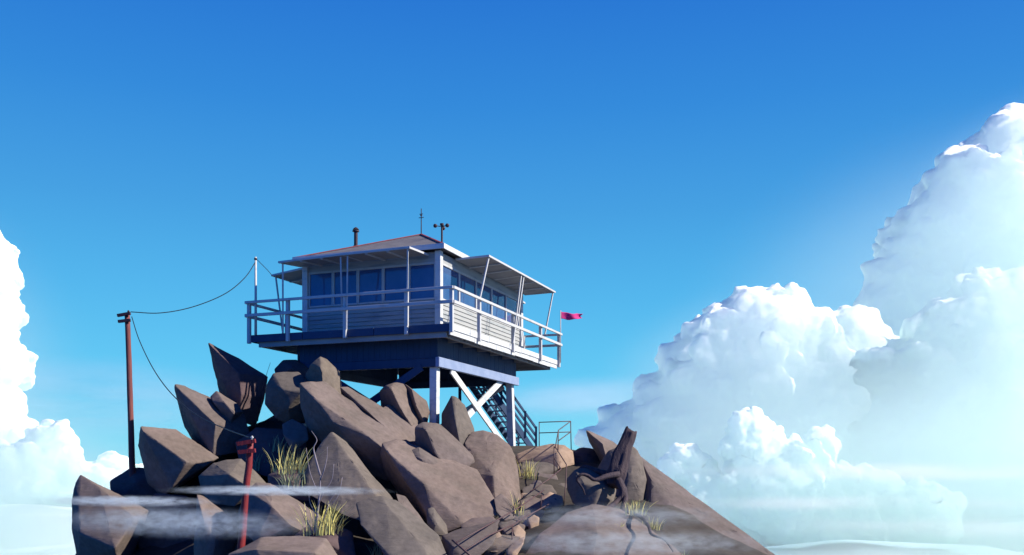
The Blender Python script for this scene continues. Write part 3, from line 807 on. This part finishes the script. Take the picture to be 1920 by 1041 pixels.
mp_ = tp(-.02, 7.02, .3)
ms = empty('aerial_mast', mp_); tag(ms, 'thin white mast fixed to the left corner of the deck railing', 'mast')
mt = at(482, 482, mp_.y).z - mp_.z
bm = bmesh.new(); tube(bm, [(0, 0, 0), (.0, 0, mt)], [.045, .035], 10); build('mast', bm, M['trim'], ms, True)
bm = bmesh.new(); tube(bm, [(0, 0, mt - .10), (0, 0, mt - .04)], .05, 10); build('cap', bm, M['iron'], ms, True)

# ------------------------------------------------------------------ utility poles and wires
def pole(px, py_top, py_bot, d, r0, r1, m, label, sink, arm=.32, lean=0.0, ins=True):
    t_ = at(px, py_top, d); b_ = at(px + lean, py_bot, d); b_.z -= sink
    root = empty('utility_pole', b_); tag(root, label, 'pole', 'utility poles carrying the wire')
    t_l = t_ - b_
    bm = bmesh.new()
    pts = [Vector((0, 0, 0)).lerp(t_l, i / 12) + Vector((.02 * noise.noise(Vector((i * .5, d, 0))), 0, 0)) for i in range(13)]
    tube(bm, pts, [r0 + (r1 - r0) * i / 12 for i in range(13)], 12, .08); build('pole', bm, M[m], root, True)
    for k, dz in ((0, -.06), (1, -.24)):
        bm = bmesh.new(); c = t_l + Vector((-.02, -.01, dz))
        bar(bm, c + Vector((-arm * (1.0 if k == 0 else .9), -r1 - .02, -.02)), c + Vector((arm * .62, -r1 - .02, .05 if k == 0 else .02)), .09, .085)
        build('crossarm', bm, M[m if m == 'redpaint' else 'iron'], root)
    if ins:
        bm = bmesh.new(); c = t_l + Vector((.03, 0, 0))
        for z0, z1, r_ in ((0, .03, .03), (.03, .05, .02), (.05, .08, .034), (.08, .10, .016)): tube(bm, [c + Vector((0, 0, z0)), c + Vector((0, 0, z1))], r_, 12)
        build('insulator', bm, M['porcelain' if m == 'redpaint' else 'iron'], root, True)
    return t_


p1 = pole(239, 588, 918, 28.6, .10, .075, 'redpole', 'tall dark red utility pole standing alone left of the rock heap', .6, arm=.24, lean=11)
p2 = pole(470, 826, 1045, 20.4, .085, .07, 'redpaint', 'bright red utility pole in front of the boulders with a white insulator', .9, arm=.24, lean=-27)


def wire(pts, label, r=.014):
    bm = bmesh.new(); P_ = spline(pts, 10); tube(bm, P_, r, 6)
    o = build('wire', bm, M['wire'], smooth=True, origin=P_[0]); tag(o, label, 'wire', 'sagging wires between the poles and the tower')


wire([at(245, 585, 28.6), at(300, 587, 28.9), at(360, 576, 29.4), at(420, 552, 29.9), at(458, 522, 30.3), at(480, 490, mp_.y)], 'wire sagging from the tall pole up to the white mast')
wire([at(247, 594, 28.5), at(262, 640, 27.8), at(290, 696, 26.8), at(325, 742, 25.7), at(370, 779, 24.5), at(420, 803, 23.0), at(472, 822, 20.45)], 'wire hanging steeply from the tall pole down to the red pole')
e_ = tp(1.75, 7.6, 2.6)
wire([at(483, 488, mp_.y), at(500, 505, (mp_.y + e_.y) / 2), e_], 'short wire from the white mast to the rear shutter of the cabin', .010)

# ------------------------------------------------------------------ pipe handrail up the path
hr = empty('handrail', at(1040, 890, 29)); tag(hr, 'rusty pipe handrail winding down the path from the ledge', 'handrail')
hro = at(1040, 890, 29)


def pipe(name, pts, r=.016):
    bm = bmesh.new(); tube(bm, [at(*p) - hro for p in pts], r, 8); build(name, bm, M['pipe'], hr, True)


pipe('post', [(1011, 791, 31), (1011, 842, 31)]); pipe('post', [(1070, 790, 31), (1071, 846, 31)])
pipe('post', [(1047, 807, 29.8), (1046, 848, 29.8)]); pipe('post', [(1039, 836, 29.0), (1039, 892, 29.0)])
pipe('post', [(1062, 871, 27.6), (1061, 905, 27.4), (1057, 948, 26.8)])
pipe('rail', [(1011, 792, 31), (1070, 790, 31)]); pipe('rail', [(1011, 812, 31), (1070, 810, 31)])
pipe('rail', [(1070, 790, 31), (1047, 807, 29.8), (1041, 840, 29.0)]); pipe('rail', [(1070, 810, 31), (1048, 826, 29.8)])
pipe('rail', [(1041, 838, 29.0), (1062, 871, 27.6)]); pipe('rail', [(1040, 860, 29.0), (1052, 880, 28.0)])
pipe('rail', [(1052, 880, 28), (1030, 898, 27), (994, 922, 26)], .017)
pipe('rail', [(1020, 919, 24.6), (975, 950, 23.0), (964, 957, 22.6), (920, 982, 21.0), (856, 1017, 19.3)], .016)
pipe('rail', [(1028, 946, 24.2), (990, 967, 22.8), (960, 985, 21.8), (916, 1004, 20.4), (872, 1032, 19.0)], .016)
pipe('post', [(848, 1013, 19.4), (882, 1042, 18.8)], .022); pipe('post', [(964, 946, 22.6), (963, 968, 22.5)]); pipe('post', [(1016, 928, 24.4), (1014, 952, 24.3)])
pipe('post', [(961, 985, 21.8), (960, 1024, 21.5)])

# ------------------------------------------------------------------ dead tree
dt = empty('dead_tree', at(1163, 925, 25.2)); dto = at(1163, 925, 25.2)
tag(dt, 'broken dead tree stump leaning right with bare roots over the boulders', 'dead tree')


def limb(name, pts, rad, seg=12, rough=.35, jag=False, seed=0):
    bm = bmesh.new(); P_ = spline([at(p[0], p[1], p[2] - 1.1) - dto for p in pts], 5)
    k = (len(P_) - 1) / (len(rad) - 1); rr = []
    for i in range(len(P_)):
        f = i / k; j = min(int(f), len(rad) - 2); rr.append(rad[j] + (rad[j + 1] - rad[j]) * (f - j))
    tube(bm, P_, rr, seg, rough, seed=seed, bark=.10 if seg > 12 else .10)
    if jag:
        bm.verts.ensure_lookup_table(); d = (P_[-1] - P_[-2]).normalized()
        for i, v in enumerate(bm.verts[-seg:]): v.co += d * (.05 + .10 * noise.noise(v.co * 9) + .10 * max(0, math.cos(i / 36 * 6.283 - 2.2)))
    return build(name, bm, M['deadwood'], dt, True)


limb('trunk', [(1152, 912, 25.8), (1156, 890, 25.9), (1162, 868, 26.0), (1170, 842, 26.1), (1176, 828, 26.15), (1182, 812, 26.2)], [.20, .27, .24, .21, .18, .15], 36, .28, True)
limb('root', [(1158, 890, 25.6), (1138, 893, 25.3), (1116, 900, 25.1), (1102, 892, 25.05), (1090, 890, 25.0), (1082, 900, 25.0), (1092, 915, 25.0), (1097, 928, 25.0)], [.10, .075, .05, .042, .038, .032, .024, .012], 9, seed=2)
limb('root', [(1158, 900, 25.6), (1168, 922, 25.4), (1160, 938, 25.3), (1145, 950, 24.9), (1128, 958, 24.2), (1122, 972, 23.2)], [0.109, 0.094, 0.070, 0.062, 0.047, 0.023], 9, seed=3)
limb('root', [(1168, 915, 25.6), (1172, 935, 25.3), (1168, 955, 24.8), (1174, 972, 23.8), (1180, 985, 23.2)], [0.101, 0.078, 0.070, 0.047, 0.023], 9, seed=4)
limb('root', [(1150, 892, 25.9), (1122, 884, 26.2), (1098, 876, 26.4), (1084, 880, 26.4)], [0.109, 0.086, 0.062, 0.023], 9, seed=5)
limb('root', [(1176, 960, 24.0), (1200, 968, 23.0), (1215, 985, 22.6), (1222, 1002, 22.0), (1245, 1012, 21.6), (1262, 1034, 21.2)], [0.039, 0.047, 0.039, 0.031, 0.027, 0.016], 8, seed=6)


# ------------------------------------------------------------------ grass and bare shrubs
bpy.context.view_layer.update()
DG = bpy.context.evaluated_depsgraph_get()


def contact(px, py, d):
    """the distance of the rock or soil a plant at this spot grows from"""
    ok, loc, nrm, i_, ob, m_ = S.ray_cast(DG, Vector((0, 0, 0)), at(px, py, 1).normalized())
    return loc.y if ok and ob.name.startswith(('rock', 'hill', 'path')) and abs(loc.y - d) < 9 else d


rs = random.Random(21)
for k in range(16):
    t = k / 15
    px = 1030 - 110 * t + rs.uniform(-34, 34); py = 905 + 125 * t + rs.uniform(-8, 8); d = contact(px, py, 28.5 - 8 * t); w_ = rs.uniform(7, 14); h_ = w_ * rs.uniform(.45, .8)
    rock('small loose stone lying on the path', d, [(px - w_, py, .05), (px - w_ * .4, py - h_, .12), (px + w_ * .6, py - h_ * .9, .14), (px + w_, py + h_ * .2, .05), (px + w_ * .3, py + h_ * .8, -.05), (px - w_ * .7, py + h_ * .7, -.02)], .25,
         rs.choice(['rock', 'rock_orange', 'rock_grey']), .015, .08, .008, group='small loose stones on the path', name='loose_stone', cat='stone', seed=60 + k)


def tuft(label, px, py, d, wpx, hpx, n, m='grass', seed=0):
    d = contact(px, py, d); rnd = random.Random(seed + int(px)); base = at(px, py, d); s = d / F
    bm = bmesh.new()
    for i in range(n):
        u = rnd.gauss(0, .42); x0 = max(-1, min(1, u)) * wpx / 2 * s; y0 = rnd.uniform(-.5, .5) * wpx * .4 * s
        h = hpx * s * rnd.uniform(.45, 1.05); lean = Vector((x0 * .45 + rnd.gauss(0, .14) * h + .05 * h, rnd.gauss(0, .09) * h, 0))
        a = rnd.uniform(0, math.pi); wd = rnd.uniform(.009, .019); sdv = Vector((math.cos(a), math.sin(a) * .6, 0)) * wd
        prev = None
        for k in range(5):
            t = k / 4; c = Vector((x0, y0, -.06 + h * t - .10 * h * t * t)) + lean * t * t * 1.4
            if k < 4:
                cur = (bm.verts.new(c - sdv * (1 - t * .7)), bm.verts.new(c + sdv * (1 - t * .7)))
                if prev: bm.faces.new((prev[0], prev[1], cur[1], cur[0]))
                prev = cur
            else:
                bm.faces.new((prev[0], prev[1], bm.verts.new(c)))
    o = build('grass_tuft', bm, M[m], recalc=False); o.location = base
    tag(o, label, 'grass', 'tufts of dry grass among the rocks')


tuft('pale grass tuft behind the bare bush, in the dark hollow left of the middle', 545, 885, 23.0, 70, 62, 60, 'grass', 1)
tuft('greenish grass hanging below the pale tuft in the dark hollow', 548, 912, 22.8, 62, 50, 50, 'grass_green', 2)
tuft('thin dim grass tuft in deep shadow under the round shouldered boulder', 521, 845, 24.8, 30, 45, 22, 'grass_green', 3)
tuft('grass tuft growing just right of the red pole top', 482, 880, 22.4, 24, 42, 26, 'grass_green', 4)
tuft('thick bright yellow grass tuft at the foot of the bare bush', 605, 1000, 19.4, 72, 74, 120, 'grass', 5)
tuft('dark green grass tuft in the gap beside the pale slab at the bottom', 708, 1046, 20.2, 30, 38, 30, 'grass_green', 6)
tuft('sparse grass tuft by the bottom end of the handrail', 903, 1045, 19.4, 34, 34, 34, 'grass_green', 7)
tuft('tall yellow grass stalks beside the middle of the handrail', 969, 966, 22.2, 24, 58, 20, 'grass', 8)
tuft('tall grass tuft in front of the ledge near the far tower leg', 990, 896, 27.6, 44, 46, 40, 'grass', 9)
tuft('row of grass right of the dead tree roots', 1190, 962, 22.2, 46, 36, 46, 'grass', 10)
tuft('grass tuft further down the crack right of the dead tree', 1222, 992, 21.6, 40, 36, 40, 'grass', 11)
tuft('low yellow grass under the lowest root of the dead tree', 1160, 984, 20.9, 40, 10, 26, 'grass', 12)
tuft('small grass tuft at the lower end of the crack in the mound', 1285, 1045, 20.4, 30, 24, 24, 'grass_green', 13)


def bush(label, px, py, d, stems, m='twig'):
    d = contact(px, py, d) - .1; base = at(px, py, d); root = empty('bare_bush', base)
    tag(root, label, 'bush', 'leafless bushes in the rocks')
    for pts, r in stems:
        bm = bmesh.new(); P_ = spline([at(x, y, d + o) - base for x, y, o in pts], 5); k = len(P_) - 1
        tube(bm, P_, [max(.006, 1.7 * r * (1 - .8 * i / k)) for i in range(k + 1)], 7, .15); build('branch', bm, M[m], root, True)


bush('leafless grey bush with long bare branches in the bright grass', 590, 1000, 19.2,
     [([(590, 1002, 0), (596, 960, 0), (600, 915, .1), (601, 890, .1)], .020), ([(601, 892, .1), (592, 860, .1), (588, 840, .1), (594, 825, .1), (584, 808, .1)], .014),
      ([(601, 900, .1), (608, 880, .0), (613, 858, 0), (614, 838, 0)], .010), ([(600, 930, .1), (588, 905, .0), (580, 880, 0), (574, 840, 0)], .008),
      ([(594, 965, 0), (582, 945, .1), (578, 918, .1)], .009), ([(596, 950, 0), (606, 925, -.1), (622, 900, -.1), (626, 870, -.1)], .008),
      ([(590, 1000, 0), (608, 970, -.1), (618, 940, -.1), (630, 925, -.1)], .010), ([(586, 1000, 0), (576, 975, 0), (572, 945, 0)], .008), ([(612, 955, -.1), (634, 930, -.1), (642, 895, 0)], .005)])
bush('thin dark twigs sticking up between the dark spike and the round shouldered boulder', 483, 782, 28.2,
     [([(483, 790, 0), (488, 755, 0), (496, 715, 0), (507, 680, 0)], .012), ([(486, 770, 0), (482, 740, 0), (488, 712, .1)], .007), ([(478, 795, 0), (474, 770, 0), (479, 745, 0)], .007)], 'iron')


# ------------------------------------------------------------------ clouds
ICO = {}
for sub_ in (2, 3):
    b_ = bmesh.new(); bmesh.ops.create_icosphere(b_, subdivisions=sub_, radius=1.0); b_.verts.index_update()
    ICO[sub_] = (np.array([v.co[:] for v in b_.verts]), np.array([[v.index for v in f.verts] for f in b_.faces])); b_.free()


def cloud(label, d, lobes, vox=6.0, seed=0, n_child=26):
    rnd = random.Random(seed); s = d / F
    org = at(lobes[0][0], lobes[0][1], d); VS = []; FS = []; cnt = 0

    def ball(c, r, sub):
        nonlocal cnt
        v_, f_ = ICO[sub]; VS.append(v_ * r + np.array(c[:])); FS.append(f_ + cnt); cnt += len(v_)
    for px, py, r, off in lobes:
        c = (at(px, py, d) - org) / s + Vector((0, off, 0)); rr = r
        ball(c, rr, 3)
        for k in range(n_child):
            v = Vector((rnd.gauss(0, 1), rnd.gauss(0, 1) - .35, rnd.gauss(0, 1) + .25)).normalized()
            q = rnd.uniform(.24, .42) * rr; cc = c + v * (rr * 1.0 - q * rnd.uniform(.25, .6)); ball(cc, q, 2)
            for j in range(3):
                v2 = (v + Vector((rnd.gauss(0, .7), rnd.gauss(0, .7), rnd.gauss(0, .7)))).normalized()
                q2 = q * rnd.uniform(.3, .5); ball(cc + v2 * (q - q2 * .3), q2, 2)
    me = bpy.data.meshes.new('tmp'); me.from_pydata(np.concatenate(VS).tolist(), [], np.concatenate(FS).tolist())
    o = bpy.data.objects.new('tmp', me); COL.objects.link(o)
    rm = o.modifiers.new('r', 'REMESH'); rm.mode = 'VOXEL'; rm.voxel_size = vox
    smo = o.modifiers.new('s', 'SMOOTH'); smo.factor = .5; smo.iterations = 5
    for size, amp, kind in ((70, 26.0, 'CLOUDS'), (30, 11.0, 'VORONOI'), (13, 6.5, 'VORONOI'), (7, 4.0, 'CLOUDS')):
        tx = bpy.data.textures.new('billow', kind); tx.noise_scale = size
        dm = o.modifiers.new('d', 'DISPLACE'); dm.texture = tx; dm.texture_coords = 'LOCAL'
        dm.strength = -amp if kind == 'VORONOI' else amp; dm.mid_level = .5
    smo = o.modifiers.new('s2', 'SMOOTH'); smo.factor = .4; smo.iterations = 1
    dg = bpy.context.evaluated_depsgraph_get(); me2 = bpy.data.meshes.new_from_object(o.evaluated_get(dg))
    bpy.data.objects.remove(o); bpy.data.meshes.remove(me)
    me2.transform(Matrix.Scale(s, 4))
    while me2.materials: me2.materials.pop()
    me2.name = 'cloud'
    ob = link('cloud', me2, M['cloud'], smooth=True); ob.location = org
    tag(ob, label, 'cloud', 'cumulus clouds around the hilltop')
    return ob


cloud('huge towering cumulus cloud rising out of the right edge', 3400,
      [(1935, 300, 100, 60), (1842, 330, 62, 60), (1892, 446, 165, 60), (1952, 356, 130, 60), (2042, 356, 160, 80), (1772, 506, 112, 50), (1732, 586, 115, 40), (1822, 626, 150, 40), (1932, 666, 190, 0), (2052, 626, 220, 40),
       (1722, 446, 50, 50), (1797, 371, 62, 60), (1872, 316, 60, 60), (1692, 666, 90, 60), (1752, 786, 170, 30), (1912, 886, 230, 0)], 6, 1)
cloud('rounded cumulus cloud standing in front of the towering one', 2900,
      [(1432, 690, 142, 40), (1390, 650, 90, 60), (1330, 690, 75, 70), (1430, 600, 60, 60), (1545, 668, 80, 50), (1600, 660, 85, 40), (1260, 770, 70, 70), (1190, 860, 90, 90), (1330, 800, 120, 40),
       (1500, 790, 150, 20), (1640, 760, 110, 30)], 5.5, 2)
cloud('bright puffs of cloud low in front of the right hand clouds', 1500,
      [(1412, 838, 50, 0), (1402, 802, 34, 0), (1436, 850, 46, 0), (1288, 868, 36, 10), (1268, 890, 36, 10), (1318, 898, 32, 10), (1542, 838, 36, 10), (1505, 872, 42, 0), (1455, 930, 95, 0), (1590, 935, 62, 20), (1660, 960, 66, 30), (1740, 985, 72, 30), (1560, 1000, 100, 10), (1350, 955, 70, 20)], 4.0, 3, 18)
cloud('tall white cloud wall on the right with a lit left shoulder', 2650,
      [(1790, 760, 130, 40), (1730, 720, 70, 30), (1830, 650, 95, 60), (1900, 620, 110, 60), (1760, 850, 130, 30), (1920, 820, 170, 30), (1660, 700, 45, 30)], 6, 4)
cloud('tall cumulus cloud cut off by the left edge', 3000,
      [(-70, 482, 76, 40), (-48, 560, 70, 20), (-76, 610, 85, 30), (-96, 510, 72, 40), (-46, 690, 70, 20), (-136, 650, 130, 60), (-96, 790, 120, 30), (-16, 860, 80, 10), (-66, 570, 50, 20)], 6, 5)
cloud('low cloud bank at the left behind the leftmost boulders', 2700,
      [(95, 850, 55, 10), (60, 900, 75, 0), (195, 900, 45, 20), (220, 885, 26, 20), (140, 930, 70, 20), (-20, 930, 90, 0), (250, 940, 60, 30)], 5, 6, 18)
bmat = M['cloud']


def cloud_floor(label, x0, x1, y0, y1, z, seed):
    """a spread of low cloud below the hill, a closed slab of billows"""
    nx, ny = 110, 110; vs = []; fs = []
    for lay in (0, 1):
        for j in range(ny + 1):
            for i in range(nx + 1):
                x = x0 + (x1 - x0) * i / nx; y = y0 + (y1 - y0) * j / ny
                e = min(1, min(i, nx - i, j, ny - j) / 8) ** .5
                h = (60 * e + 45 * e * noise.fractal(Vector((x / 500, y / 500, seed)), .9, 2, 5)) if lay == 0 else -40 * e
                vs.append((x, y, z + h))
    K_ = (nx + 1) * (ny + 1)
    for j in range(ny):
        for i in range(nx):
            a = j * (nx + 1) + i
            fs.append((a, a + 1, a + nx + 2, a + nx + 1)); fs.append((K_ + a, K_ + a + nx + 1, K_ + a + nx + 2, K_ + a + 1))
    me = bpy.data.meshes.new('cloud'); me.from_pydata(vs, [], fs)
    tag(link('cloud', me, M['cloud'], smooth=True), label, 'cloud', 'cumulus clouds around the hilltop')


cloud_floor('wide flat sea of cloud filling the bottom right below the slope', -6000, 6500, 700, 7600, -190, 2.0)


# ------------------------------------------------------------------ mist
def mist(label, px, py, rx, rz, d, depth, dens, colour=(0.86, 0.92, 0.94), grain=None, group='streaks of mist drifting across the hill', tilt=0.0, g=.3):
    """an ellipsoid of vapour that thins out smoothly towards its surface, torn by noise where grain is given"""
    m = mist_mat('mist', dens, colour, g=g); N = m.node_tree.nodes; L = m.node_tree.links
    v = next(q for q in N if q.type == 'PRINCIPLED_VOLUME')
    tc = N.new('ShaderNodeTexCoord'); ln = N.new('ShaderNodeVectorMath'); ln.operation = 'LENGTH'
    L.new(tc.outputs['Object'], ln.inputs[0])
    r = N.new('ShaderNodeMapRange'); r.interpolation_type = 'SMOOTHSTEP'
    r.inputs['From Min'].default_value = 1.0; r.inputs['From Max'].default_value = 0.0
    r.inputs['To Min'].default_value = 0.0; r.inputs['To Max'].default_value = dens
    L.new(ln.outputs['Value'], r.inputs['Value']); out = r.outputs[0]
    if grain:
        ge = N.new('ShaderNodeNewGeometry'); mp = N.new('ShaderNodeMapping'); mp.inputs['Scale'].default_value = grain
        n_ = N.new('ShaderNodeTexNoise'); n_.inputs['Scale'].default_value = 1.0; n_.inputs['Detail'].default_value = 5; n_.inputs['Roughness'].default_value = .65
        L.new(ge.outputs['Position'], mp.inputs['Vector']); L.new(mp.outputs[0], n_.inputs['Vector'])
        r2 = N.new('ShaderNodeMapRange'); r2.inputs['From Min'].default_value = .38; r2.inputs['From Max'].default_value = .68
        r2.inputs['To Min'].default_value = 0.05; r2.inputs['To Max'].default_value = 1.6
        L.new(n_.outputs['Fac'], r2.inputs['Value'])
        mu = N.new('ShaderNodeMath'); mu.operation = 'MULTIPLY'; L.new(out, mu.inputs[0]); L.new(r2.outputs[0], mu.inputs[1]); out = mu.outputs[0]
    L.new(out, v.inputs['Density'])
    bm = bmesh.new(); bmesh.ops.create_icosphere(bm, subdivisions=4, radius=1.0)
    o = build('mist', bm, m, smooth=True); s_ = d / F
    o.location = at(px, py, d); o.scale = (rx * s_, depth / 2, rz * s_); o.rotation_euler = (0, R(tilt), 0)
    tag(o, label, 'mist', group)


GR = (4.5, 4.5, 16.0)
mist('thin mist streak crossing the red pole and the bare bush', 520, 920, 240, 12, 17.6, 1.0, 6.5, grain=GR, tilt=.3)
mist('short mist streak across the lowest left boulder', 240, 940, 190, 13, 20.0, 1.0, 6.0, grain=GR, tilt=.6)
mist('broad band of mist low over the dark rocks at the left', 345, 980, 280, 36, 17.6, 1.1, 3.0, grain=(5, 5, 9), tilt=1.6)
mist('faint mist streak across the roots of the dead tree', 1160, 968, 270, 30, 17.4, 1.0, 1.25, grain=(3, 3, 9))
mist('faint mist band along the bottom of the mound', 1180, 1018, 330, 34, 17.0, 1.1, 1.6, grain=(4, 4, 9))
FB = 'far bands of mist'; MINT = (0.84, 0.98, 0.945)
mist('wide pale mist veil along the bottom right', 1800, 990, 980, 380, 1400, 500, .0080, MINT, group=FB)
mist('haze added in front of the right hand cumulus clouds to brighten them', 1960, 760, 780, 600, 1700, 700, .0033, MINT, group=FB)  # this and the later haze volumes are added to lift the clouds' shade
mist('wide pale mist veil along the bottom left', -150, 1000, 620, 300, 1400, 500, .0085, MINT, group=FB)
mist('haze added in front of the left hand cloud to soften its light', -220, 780, 420, 500, 1700, 500, .0040, MINT, group=FB)
mist('haze added in front of the rounded cumulus cloud to tint its shade', 1400, 790, 330, 270, 1750, 600, .0036, MINT, group=FB)  # added to turn the lilac shade of the cloud to mint
mist('haze added in front of the top of the towering cloud to tint its shade', 1990, 470, 330, 330, 1750, 600, .0032, MINT, group=FB)
WH = (0.97, 0.97, 0.93)
mist('upper white streak of mist low at the right, crossing the bright puffs', 1700, 884, 560, 22, 1050, 120, .012, WH, (.004, .004, .03), group=FB)
mist('middle white streak of mist low at the right', 1560, 945, 520, 20, 1000, 120, .011, WH, (.004, .004, .03), group=FB)
mist('lowest white streak of mist at the right, near the bottom edge', 1760, 985, 480, 32, 1020, 120, .010, WH, (.004, .004, .03), group=FB)
HV = 'thin high veils of cloud'
mist('thin veil of high cloud behind the utility pole', 190, 750, 420, 90, 7000, 1800, .0007, (.9, .97, 1), (.0006, .0006, .003), group=HV, tilt=1.5)
mist('thin streak of high cloud right of the tower', 1090, 748, 260, 48, 7000, 1800, .0007, (.9, .97, 1), (.0006, .0006, .003), group=HV, tilt=-2)
